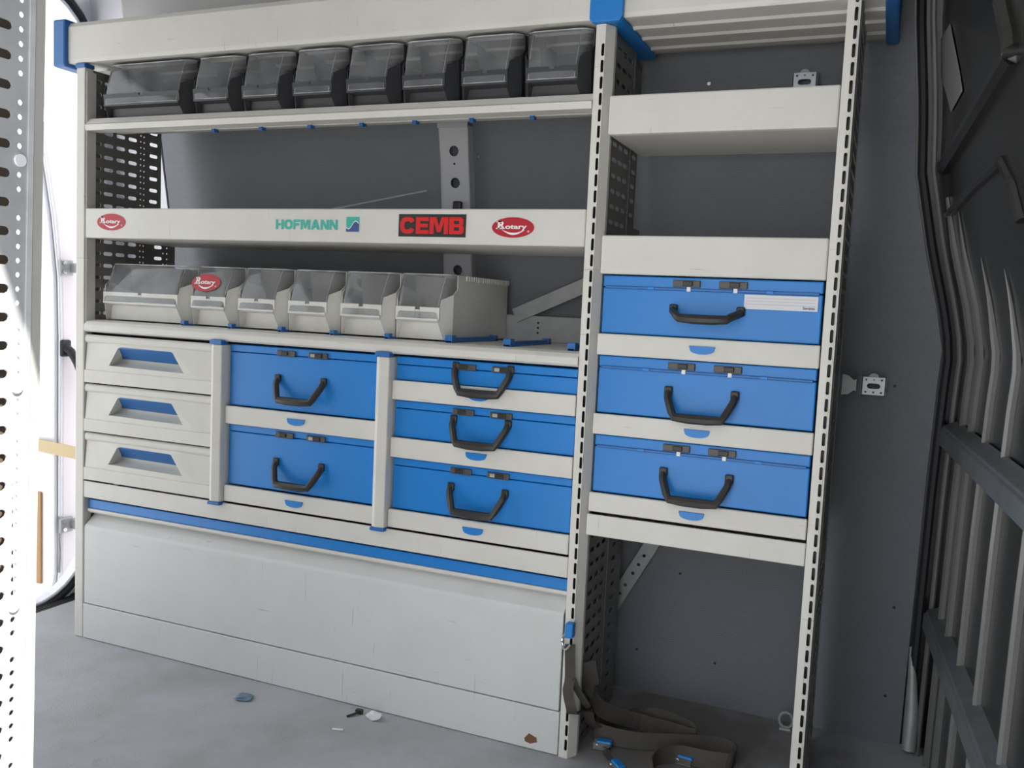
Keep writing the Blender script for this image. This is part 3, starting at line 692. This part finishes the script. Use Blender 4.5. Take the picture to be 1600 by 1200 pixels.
# ------------------------------------------------------------------ bins
def make_bin(x0, w, label, body, yo, zo, tilted, sticker=False):
    grp = 'dark bins on the tilted shelf' if tilted else 'light grey bins on the worktop'
    t = thing('storage_bin', label, 'bin', (x0+w/2, yo+.17, zo), grp)
    D = .235 if tilted else .352; H = .150; c = .021; cy = .038
    def fix(mb):
        mb.v = [tilt((v[0]+x0, v[1]+yo, v[2]+zo), (yo, zo)) if tilted else (v[0]+x0, v[1]+yo, v[2]+zo) for v in mb.v]; return mb
    th = .0022
    # tub: bottom, back, side walls, chamfered wings, low front
    mb = MB()
    mb.box(.003, w-.003, .04, D-.001, .0, .003)
    mb.box(.002, w-.002, D-.004, D, 0, H)
    for s_ in (0, 1):
        X = (lambda x: x) if s_ == 0 else (lambda x: w-x)
        xa, xb = sorted((X(0.), X(th))); mb.box(xa, xb, cy+.02, D, .0, H)
        # side wall toe up to the wing top
        A_ = [(X(0), cy, 0), (X(0), cy+.021, 0), (X(0), cy+.021, .118), (X(0), cy, .105)]
        B_ = [(X(th), cy, 0), (X(th), cy+.021, 0), (X(th), cy+.021, .118), (X(th), cy, .105)]
        mb.add(A_+B_, [(0, 1, 2, 3), (4, 5, 6, 7), (0, 1, 5, 4), (1, 2, 6, 5), (2, 3, 7, 6), (3, 0, 4, 7)])
        # wing (chamfered corner), flared at the foot
        o = [(X(0), cy, 0), (X(0), cy, .105), (X(.015), .008, .092), (X(c), .0, .046), (X(.012), .016, 0)]
        i_ = [(p[0]+(th if s_ == 0 else -th), p[1]+.002, p[2]) for p in o]
        mb.add(o+i_, [(0, 1, 2, 3, 4), (5, 6, 7, 8, 9)]+[(k, (k+1) % 5, 5+(k+1) % 5, 5+k) for k in range(5)])
    # recessed low front: ledge under the lip, set-back wall, splayed cheeks
    F = [(c, .0, .044), (w-c, .0, .044), (c+.006, .020, .038), (w-c-.006, .020, .038), (.014, .026, .0), (w-.014, .026, .0), (.012, .016, 0), (w-.012, .016, 0)]
    mb.add(F, [(0, 1, 3, 2), (2, 3, 5, 4), (0, 2, 4, 6), (1, 7, 5, 3)])
    tub = obj('tub', fix(mb), body, t)
    nt_ = .006
    mb = MB().box(c-.004, w/2-nt_, .001, .004, .044, .074).box(w/2+nt_, w-c+.004, .001, .004, .044, .074).box(w/2-nt_-.001, w/2+nt_+.001, .001, .004, .044, .068)
    obj('front_wall', fix(mb), body, tub)
    mb = MB().box(c-.002, w-c+.002, -.0025, .002, .0435, .0485); obj('front_lip', fix(mb), body, tub, bevel=.001)
    mb = MB(); k = 0; y = .10
    mb.box(-.0015, .001, .10, D+.002, H-.010, H); mb.box(w-.001, w+.0015, .10, D+.002, H-.010, H); mb.box(-.0015, w+.0015, D, D+.002, H-.010, H)
    while y < D:
        for xa in (-.0032, w+.0012): mb.box(xa, xa+.002, y, y+.006, H-.012, H)
        y += .013
    obj('ribbed_rim', fix(mb), body, tub)
    # clear cover, bowed over the front
    def sec(u, v):   # u along the bow, v upwards
        z = .049+(H-.049)*v; lean = .001+.038*v**1.3
        inset = .0035+.0155*(1-v)**1.0; r = .008+.020*v
        yb = .110
        pts = [(inset, yb)]
        for k in range(5):
            th_ = math.pi/2*k/4; pts.append((inset+r-r*math.cos(th_), lean+r-r*math.sin(th_)))
        full = pts+[(w-p[0], p[1]) for p in pts[::-1]]
        i = min(int(u*(len(full)-1)+1e-6), len(full)-2); f_ = u*(len(full)-1)-i
        p, q = full[i], full[i+1]; return (p[0]+(q[0]-p[0])*f_, p[1]+(q[1]-p[1])*f_-.0032, z)
    cov = obj('clear_cover', fix(MB().grid(sec, 11, 6)), 'clear_cover', t, smooth=True, label='clear plastic bin cover')
    for v, r_ in ((1.0, .0016), (0., .0011)):
        obj('cover_rim', fix(MB().tube([sec(k/11, v) for k in range(12)] if v else [sec(k/11, v) for k in range(2, 10)], r_, 6)), 'rim_highlight', cov, smooth=True)
    for u_ in (4/11, 7/11): obj('edge_highlight', fix(MB().tube([sec(u_, k/6) for k in range(7)], .0006, 5)), 'rim_highlight', cov, smooth=True)  # thin milky lines along the bends, painted as vertical highlights
    if sticker:
        cx, cz, a_, b_ = w*.38, .109, .046, .0225
        zz0 = cz
        st = oval_logo(cx+x0, cz+zo, a_, b_, yo+.0175-.004, cov)
        # lean the sticker back with the cover
        for o in [st]+list(st.children):
            for v in o.data.vertices:
                q = Vector(v.co)+BASE[o.name]; q.y += (q.z-(cz+zo))*.35; v.co = q-BASE[o.name]
    return t
def px_x(px, y, z):
    # x on the horizontal line (y, z) seen at photo column px
    lo, hi = -1., 3.
    for _ in range(50):
        m_ = (lo+hi)/2; d = Vector((m_, y, z))-CAM
        if 800+F_PX*d.dot(RIGHT)/d.dot(FWD) < px: lo = m_
        else: hi = m_
    return lo
upper = [(.083, .287), (.3805, .1435), (.5310, .1410), (.6795, .1430), (.8285, .1400), (.9755, .1405), (1.1225, .1430), (1.2730, .1500)]
un_l = ['broad dark bin with clear front, at the rear-door end of the tilted shelf'] + ['narrow dark bin with clear front, %s on the tilted shelf' % s for s in
        ('next to the broad dark bin', 'second after the broad dark bin', 'third after the broad dark bin', 'fourth after the broad dark bin', 'third before the middle upright', 'second before the middle upright', 'right beside the middle upright')]
for (x, w), lb_ in zip(upper, un_l): make_bin(x, w, lb_, 'dark_bin', .004, 1.401, True)
lower = [(.050, .292), (.3525, .1455), (.5040, .1465), (.6565, .1465), (.8080, .1475), (.9600, .1475)]
ln_l = ['broad light grey bin with clear front, at the rear-door end of the worktop', 'light grey bin with red oval sticker on its clear front', 'narrow light grey bin with clear front, next to the bin with the red sticker',
        'narrow light grey bin with clear front, second after the stickered bin', 'narrow light grey bin with clear front, third after the stickered bin', 'narrow light grey bin with clear front, end of the row with its side showing']
for i, ((x, w), lb_) in enumerate(zip(lower, ln_l)): make_bin(x, w, lb_, 'light_bin', .03, .889, False, sticker=(i == 1))
# blue runners the bins slide on
def runner(x, tilted, label, grp):
    mb = MB().box(x-.0035, x+.0035, .014, .225 if tilted else .30, .0, .0035); mb.box(x-.006, x+.006, .014, .030, 0, .012)
    if tilted:
        mb.box(x-.005, x+.005, .095, .112, -.022, -.008)
        mb.v = [tilt((v[0], v[1], v[2]+1.3985)) for v in mb.v]
    else: mb.v = [(v[0], v[1]+.012, v[2]+.8853) for v in mb.v]
    o = obj('bin_runner', mb, 'blue_plastic'); tag(o, label, 'runner', grp)
NTH = ('first', 'second', 'third', 'fourth', 'fifth', 'sixth', 'seventh')
for i, x in enumerate((.376, .5278, .676, .826, .972, 1.1198, 1.269, 1.4285)):
    lb_ = 'small blue runner between the broad dark bin and the first narrow one' if i == 0 else 'small blue runner between the last dark bin and the middle upright' if i == 7 else 'small blue runner between the %s and %s narrow dark bins' % (NTH[i-1], NTH[i])
    runner(x, True, lb_, 'blue runners on the tilted shelf')
for i, x in enumerate((.3473, .5010, .6540, .8060, .9578)):
    lb_ = 'small blue runner between the broad light grey bin and the stickered bin' if i == 0 else 'small blue runner between the stickered bin and the next grey bin' if i == 1 else 'small blue runner between the %s and %s plain narrow grey bins' % (NTH[i-2], NTH[i-1])
    runner(x, False, lb_, 'blue runners between bins on the worktop')
for x0, y0, y1, lb_ in ((1.118, .028, .29, 'long blue runner beside the last light grey bin on the worktop'), (1.262, .028, .29, 'bare blue runner in the empty stretch of worktop'), (1.412, .028, .29, 'bare blue runner on the worktop right beside the middle upright')):
    mb = MB().box(x0-.008, x0+.008, y0, y1, .8853, .890).box(x0-.009, x0+.009, y0, y0+.022, .8853, .902).box(x0-.005, x0+.005, y0+.01, y1, .889, .896).box(x0-.008, x0+.008, y1-.02, y1, .8853, .899)
    tag(obj('bin_runner', mb, 'blue_plastic', bevel=.001), lb_, 'runner')

# ------------------------------------------------------------------ brackets and braces behind the rack
def wall_pt(px, py, off=0.):
    p = un(px, py, 1, .38)
    for _ in range(6): p = un(px, py, 1, wall_y(p.z)-off)
    return p
pl = thing('pillar_bracket', 'pale grey pillar bracket with round holes on the wall behind the wide shelf', 'bracket', (.95, .36, .99))
zz = [.99, 1.08, 1.17, 1.26, 1.35, 1.41, 1.43, 1.50]
mb = MB(); rows = []
hz_ = [wall_pt(717, y, .03).z for y in (236, 286, 422)]
def pil_x(z): return .923+(.002 if z < 1.2 else 0)
tw = .082
rows = [(z, .034, [(.962, 0, .0135)]) for z in hz_]+[(wall_pt(717, 256, .03).z, .012, [(.962, 0, .003)])]
mb.perf(lambda u, v, w_: (u, wall_y(v)-.032+w_, v), .921, .921+tw, .99, 1.425, rows, .002)
obj('face_plate', mb, 'pillar_paint', pl)
obj('upper_plate', MB().prism([(.918, 1.425), (1.004, 1.425), (1.006, 1.50), (.916, 1.50)], 1, wall_y(1.425)-.036, wall_y(1.425)-.032), 'pillar_paint', pl)
for x in (.921, .921+tw):
    mb = MB().grid(lambda u, v: (x, wall_y(.99+.44*v)-.032+.030*u, .99+.44*v), 1, 6); obj('side_flange', mb, 'pillar_paint', pl, solid=.002)
p = wall_pt(716, 322, .036)
obj('black_clip', MB().box(p.x-.012, p.x+.012, p.y-.012, p.y+.004, p.z-.06, p.z+.012).box(p.x-.022, p.x+.022, p.y-.016, p.y+.004, p.z-.07, p.z-.014), 'black_plastic', pl, bevel=.004)

def strip(name, label, p0, p1, wd, y, th, holes, m='galvanised_dull'):
    p0, p1 = Vector(p0), Vector(p1); d = (p1-p0).normalized(); nrm = Vector((-d.y, d.x)); L_ = (p1-p0).length
    def to3(u, v, w_): q = p0+d*u+nrm*v; return (q.x, y+w_, q.y)
    mb = MB().perf(lambda u, v, w_: to3(u, v, w_), 0, L_, -wd/2, wd/2, [(0, wd*.9, [(h, 0, .0045) for h in holes])] if holes else [], th)
    o = obj(name, mb, m); return tag(o, label, 'brace')
a, b = un(983, 905, 1, .40), un(1030, 832, 1, .40); dd = (Vector((b.x, b.z))-Vector((a.x, a.z))).normalized()
a2 = Vector((a.x, a.z))-dd*.13; b2 = Vector((b.x, b.z))+dd*.02
strip('diagonal_brace', 'galvanised diagonal brace with punched holes behind the open bay', a2, b2, .036, .398, .002, [.058, .085, .112, .150, .178, .206])
a, b = un(815, 489, 1, .384), un(915, 446, 1, .384); dd = (Vector((b.x, b.z))-Vector((a.x, a.z))).normalized()
strip('diagonal_brace', 'plain galvanised diagonal brace behind the worktop near the middle upright', Vector((a.x, a.z))-dd*.02, Vector((b.x, b.z))+dd*.12, .037, .380, .002, [])

def clover(label, cx, cy_px, tabs):
    c = wall_pt(cx, cy_px, .03); w, h = .052, .040
    t = thing('anchor_plate', label, 'anchor plate', (c.x, c.y, c.z-h/2))
    d = .0145
    rows = [(c.z+dz, .0095, [(c.x+dx, 0, .0024) for dx in (-.0165, 0, .0165)]) for dz in (-.0140, .0140)]
    rows.append((c.z, .0178, [(c.x, .008, .0062)]))
    obj('plate', MB().perf(lambda u, v, w_: (u, c.y+w_, v), c.x-w/2, c.x+w/2, c.z-h/2, c.z+h/2, rows, .0025), 'zinc_bright', t)
    for s_ in (-1, 1):
        obj('side_leg', MB().box(c.x+s_*(w/2-.001)-.0015, c.x+s_*(w/2-.001)+.0015, c.y, wall_y(c.z)-.0002, c.z-h/2, c.z+h/2), 'galvanised', t)
    obj('round_tab', MB().disc((c.x-.001, c.y+.004, c.z+h/2-.002), .011, 1, .002, 18), 'galvanised_dull', t)
    return t
clover('galvanised wall anchor plate rising behind the upper shelf of the narrow bay', 1257, 128, 1)
clover('galvanised wall anchor plate beside the end upright, facing the bulkhead', 1365, 603.5, 1)
p = un(1318, 601, 1, .35)
tag(obj('wall_bracket', MB().prism([(1.948, p.z-.022), (1.962, p.z-.020), (1.974, p.z-.010), (1.978, p.z-.012), (1.978, p.z+.014), (1.972, p.z+.012), (1.960, p.z+.022), (1.948, p.z+.024)], 1, .344, .347).box(1.975, 1.978, .346, wall_y(p.z)-.0002, p.z-.012, p.z+.014), 'galvanised_dull'), 'small bent grey bracket tying the end upright to the wall', 'bracket')
# loose rod on the wide shelf
a, b = un(540, 323, 1, .30), un(667, 298, 1, .335); d = (b-a); a0 = a-d*((a.z-1.117)/d.z)
tag(obj('metal_rod', MB().tube([tuple(a0), tuple(b)], .0026, 8), 'galvanised'), 'thin bare metal rod leaning behind the lip of the wide shelf', 'rod')

# ------------------------------------------------------------------ rear door and yard
rd = thing('rear_door', 'white open rear van door with hinges, cable hose and amber reflector', 'door', (-.9, .42, -.10))
zs_ = [-.02, .0, .06, .2, .5, .8, 1.0, 1.2, 1.4, 1.6]
def dx_(z): return -.5-(.0 if z < .9 else .16*((z-.9)/.8)**1.6)
n = 10
side = [(-.5-.10*(1-math.sin(math.pi/2*k/6)), -.115+.12*(1-math.cos(math.pi/2*k/6))) for k in range(7)]+[(dx_(z), z) for z in (.2, .5, .8, 1.0, 1.2, 1.4, 1.6, 1.72)]
poly = side+[(-1.30, 1.72), (-1.30, -.115)]
obj('inner_panel', MB().prism(poly, 1, .357, .372), 'body_white', rd, bevel=.004)
poly2 = [(x+.012, z) for x, z in side]+[(-1.30, 1.74), (-1.30, -.115)]
obj('outer_shell', MB().prism(poly2, 1, .372, .49), 'body_pink_reflection', rd, bevel=.012)
obj('edge_bead', MB().tube([(x+.010, .372, z) for x, z in side], .006, 8), 'body_white', rd, smooth=True)
for pyc in (418, 820):
    p = un(100, pyc, 0, -.488)
    hg = obj('hinge', MB().box(-.488, -.478, p.y-.022, p.y+.03, p.z-.026, p.z+.026), 'galvanised_dull', rd, bevel=.004)
    obj('hinge_arm', MB().box(-.488, -.335, p.y+.016, p.y+.05, p.z-.016, p.z+.016), 'galvanised_dull', hg, bevel=.004)
    for dz in (-.013, .013): obj('hinge_bolt', MB().disc((-.478, p.y-.008, p.z+dz), .0075, 0, .006, 10), 'screw_metal', hg)
p = un(101, 543, 0, -.486)
hs = obj('cable_hose', MB().tube([(-.486, p.y, p.z), (-.462, p.y+.004, p.z-.012), (-.448, p.y+.016, p.z-.05), (-.43, p.y+.03, p.z-.12), (-.40, p.y+.05, p.z-.19)], [.017, .014, .012, .011, .010], 10), 'rubber', rd, smooth=True)
obj('hose_boot', MB().box(-.488, -.476, p.y-.020, p.y+.020, p.z-.030, p.z+.026), 'rubber', hs, bevel=.010)
a, b = un(62, 694, 0, -.56), un(115, 703, 0, -.40)
mb = MB(); a = Vector((-.58, .345, un(66, 695, 0, -.55).z)); b = Vector((-.336, .315, un(113, 704, 0, -.40).z)); 
mb.ribbon([a, b], .040, .006, Vector((0, 0, 1))); obj('door_stay', mb, 'tan_strap', rd, label='tan door check strap')
p0, p1 = un(62, 768, 1, .356), un(66, 912, 1, .356)
obj('reflector', MB().box(p0.x-.06, un(66, 840, 1, .356).x, .350, .358, p1.z, p0.z), 'reflector_amber', rd, bevel=.006, label='amber reflector strip')
# shrub far behind
q = un(113, 262, 0, -7.)
sb = thing('shrub', 'sunlit green shrub in the yard beyond the rear door', 'shrub', (q.x, q.y, -.57))
mb = MB()
for k in range(1500):
    v = Vector((random.gauss(0, 1), random.gauss(0, 1), random.gauss(0, 1))).normalized()*(random.random()**.35)
    c = Vector((q.x+v.x*.9, q.y+v.y*.9, .55+v.z*1.1)); a = Vector((random.uniform(-1, 1), random.uniform(-1, 1), random.uniform(-1, 1))).normalized()*.075; b = a.cross(Vector((random.uniform(-1, 1), random.uniform(-1, 1), 1))).normalized()*.04
    mb.add([c-a, c+b, c+a, c-b], [(0, 1, 2, 3)])
obj('foliage', mb, 'leaf_green', sb, fix=False)
obj('stem', MB().tube([(q.x, q.y, -.57), (q.x+.03, q.y, .1), (q.x, q.y, .5)], [.05, .04, .02], 8), 'bark', sb)

# ------------------------------------------------------------------ straps and litter
def smooth_path(P, n=6):
    P = [Vector(p) for p in P]; out = []
    for i in range(len(P)-1):
        p0, p1, p2, p3 = P[max(i-1, 0)], P[i], P[i+1], P[min(i+2, len(P)-1)]
        for k in range(n):
            t_ = k/n; out.append(.5*((2*p1)+(-p0+p2)*t_+(2*p0-5*p1+4*p2-p3)*t_*t_+(-p0+3*p1-3*p2+p3)*t_**3))
    return out+[P[-1]]
def fl_pt(px, py, z=.004): p = un(px, py, 2, z); return (p.x, p.y, z)
# hanging ratchet on the middle upright
hk = un(889, 985, 1, -.012)
rs = thing('ratchet_strap', 'grey ratchet strap hanging from the middle upright down to the floor', 'strap', (1.46, .02, 0))
obj('blue_grip', MB().box(hk.x-.006, hk.x+.012, -.024, -.003, hk.z-.014, hk.z+.018), 'blue_paint', rs, bevel=.003)
obj('hook', MB().tube(smooth_path([(hk.x-.006, -.014, hk.z-.006), (hk.x-.012, -.018, hk.z-.024), (hk.x-.004, -.020, hk.z-.040), (hk.x+.006, -.016, hk.z-.030)]), .003, 8), 'screw_metal', rs, smooth=True)
p1 = un(890, 1020, 1, -.012); p2 = un(890, 1060, 1, -.014); p3 = un(889, 1080, 1, -.02); p4 = un(893, 1105, 1, -.02)
path = smooth_path([(hk.x+.004, -.012, hk.z-.030), (p1.x, -.010, p1.z), (p2.x, -.012, p2.z), (p3.x-.002, -.022, p3.z), (p4.x, -.024, p4.z), (1.472, -.005, .105), (1.486, .05, .092), fl_pt(925, 1130, .05), fl_pt(960, 1146, .012), fl_pt(1000, 1144, .006)])
obj('webbing', MB().ribbon(path, .022, .002, [Vector((1, .35, 0))]*len(path)), 'strap_web', rs)
path = smooth_path([(p2.x+.006, -.013, p2.z), (1.475, .01, .150), (1.490, .04, .105), fl_pt(912, 1108, .06), fl_pt(930, 1138, .012), fl_pt(962, 1150, .008)])
obj('webbing_tail', MB().ribbon(path, .020, .002, [Vector((.6, -.3, .6))]*len(path)), 'strap_web', rs)
# strap lying on the floor
r2 = thing('ratchet_strap', 'brown-grey ratchet strap coiled on the dirty floor of the open bay', 'strap', (1.65, .2, 0))
zc = .0215
pts = [(1000, 1128, zc), (1050, 1142, zc), (1085, 1152, zc), (1075, 1138, .03), (1020, 1118, .026), (960, 1126, .026), (930, 1140, .026), (985, 1156, zc), (1060, 1160, zc), (1120, 1164, zc), (1147, 1176, zc), (1140, 1190, zc), (1100, 1186, zc), (1060, 1178, zc), (1030, 1182, zc), (1016, 1196, zc), (1020, 1225, zc)]
head = [un(918, 1035, 0, 1.483), un(926, 1080, 0, 1.486), un(940, 1108, 0, 1.50)]
path = smooth_path([tuple(h) for h in head]+[fl_pt(*p) for p in pts], 5)
obj('webbing', MB().ribbon(path, .038, .003, [Vector((.12, .25, 1)) if 4 < i else Vector((.8, .2, .3)) for i in range(len(path))]), 'strap_web', r2)
def buckle(px, py, ang, label):
    c = fl_pt(px, py, .003); t = thing('strap_buckle', label, 'buckle', c); ca, sa = math.cos(ang), math.sin(ang)
    def rot(mb): mb.v = [(c[0]+v[0]*ca-v[1]*sa, c[1]+v[0]*sa+v[1]*ca, c[2]+v[2]) for v in mb.v]; return mb
    obj('blue_grip', rot(MB().box(-.016, .018, -.009, .009, .008, .018)), 'blue_paint', t, bevel=.003)
    obj('cheek', rot(MB().box(-.022, .016, -.011, -.009, 0, .014).box(-.022, .016, .009, .011, 0, .014)), 'screw_metal', t)
    obj('spindle', rot(MB().tube([(-.014, -.013, .006), (-.014, .013, .006)], .004, 8)), 'screw_metal', t)
    obj('base_plate', rot(MB().box(-.022, .016, -.011, .011, -.001, .001)), 'galvanised_dull', t)
buckle(943, 1168, .15, 'blue-handled strap buckle on the floor beside the middle upright')
buckle(1070, 1192, -.1, 'blue-handled strap buckle on the floor under the coiled strap')
buckle(965, 1203, -.8, 'blue-handled strap buckle at the end of a short dark strap')
path = smooth_path([fl_pt(945, 1172, .006), fl_pt(955, 1188, .004), fl_pt(968, 1200, .005)])
tag(obj('strap_tail', MB().ribbon(path, .014, .002, [Vector((.8, .6, 0))]*len(path)), 'strap_web'), 'short dark strap tail between two blue buckles on the floor', 'strap')
def crumple(name, px, py, r, m, label, cat, h=.6, n=40, seed=1):
    rnd = random.Random(seed); c = fl_pt(px, py, 0); bm = bmesh.new(); bmesh.ops.create_icosphere(bm, subdivisions=2, radius=1)
    mb = MB(); mb.v = []
    for v in bm.verts:
        k = rnd.uniform(.55, 1.05); z = max((v.co.z*k+.75)*r*h, 0)+.0003; mb.v.append((c[0]+v.co.x*r*k*1.2, c[1]+v.co.y*r*k, z))
    mb.f = [tuple(v.index for v in f.verts) for f in bm.faces]; bm.free()
    return tag(obj(name, mb, m, fix=False), label, cat)
crumple('paper_scrap', 584, 1124, .018, 'paper', 'crumpled white paper scrap on the floor against the kick panel', 'litter', seed=3)
crumple('plastic_scrap', 381, 1092, .022, 'blue_scrap', 'crumpled blue-grey plastic scrap on the open floor', 'litter', h=.28, seed=5)
c = fl_pt(557, 1115, .003)
tag(obj('cable_clip', MB().tube(smooth_path([(c[0]-.012, c[1]-.022, .003), (c[0]-.002, c[1]-.004, .004), (c[0]+.004, c[1]+.006, .008)]), .003, 6).box(c[0]-.006, c[0]+.010, c[1]+.004, c[1]+.014, .0005, .010), 'black_plastic'), 'small black cable clip on the floor beside the paper scrap', 'clip')
a, b = fl_pt(519, 1139, .0025), fl_pt(536, 1140.5, .0025)
tag(obj('white_stub', MB().tube([a, b], .0024, 8), 'paper'), 'tiny white stub lying on the floor in front of the kick panel', 'litter')
c = fl_pt(1227, 1140, 0)
lt = thing('tie_down_ring', 'dull metal lashing ring on the floor beside the end upright', 'ring', c)
obj('ring', MB().tube([(c[0]+.016*math.cos(t_*math.pi/6), c[1], .024+.019*math.sin(t_*math.pi/6)) for t_ in range(13)], .0035, 8, up=Vector((0, 1, 0))), 'galvanised_dull', lt, smooth=True)
obj('ring_foot', MB().box(c[0]-.014, c[0]+.014, c[1]-.010, c[1]+.010, 0, .006), 'galvanised_dull', lt, bevel=.002)
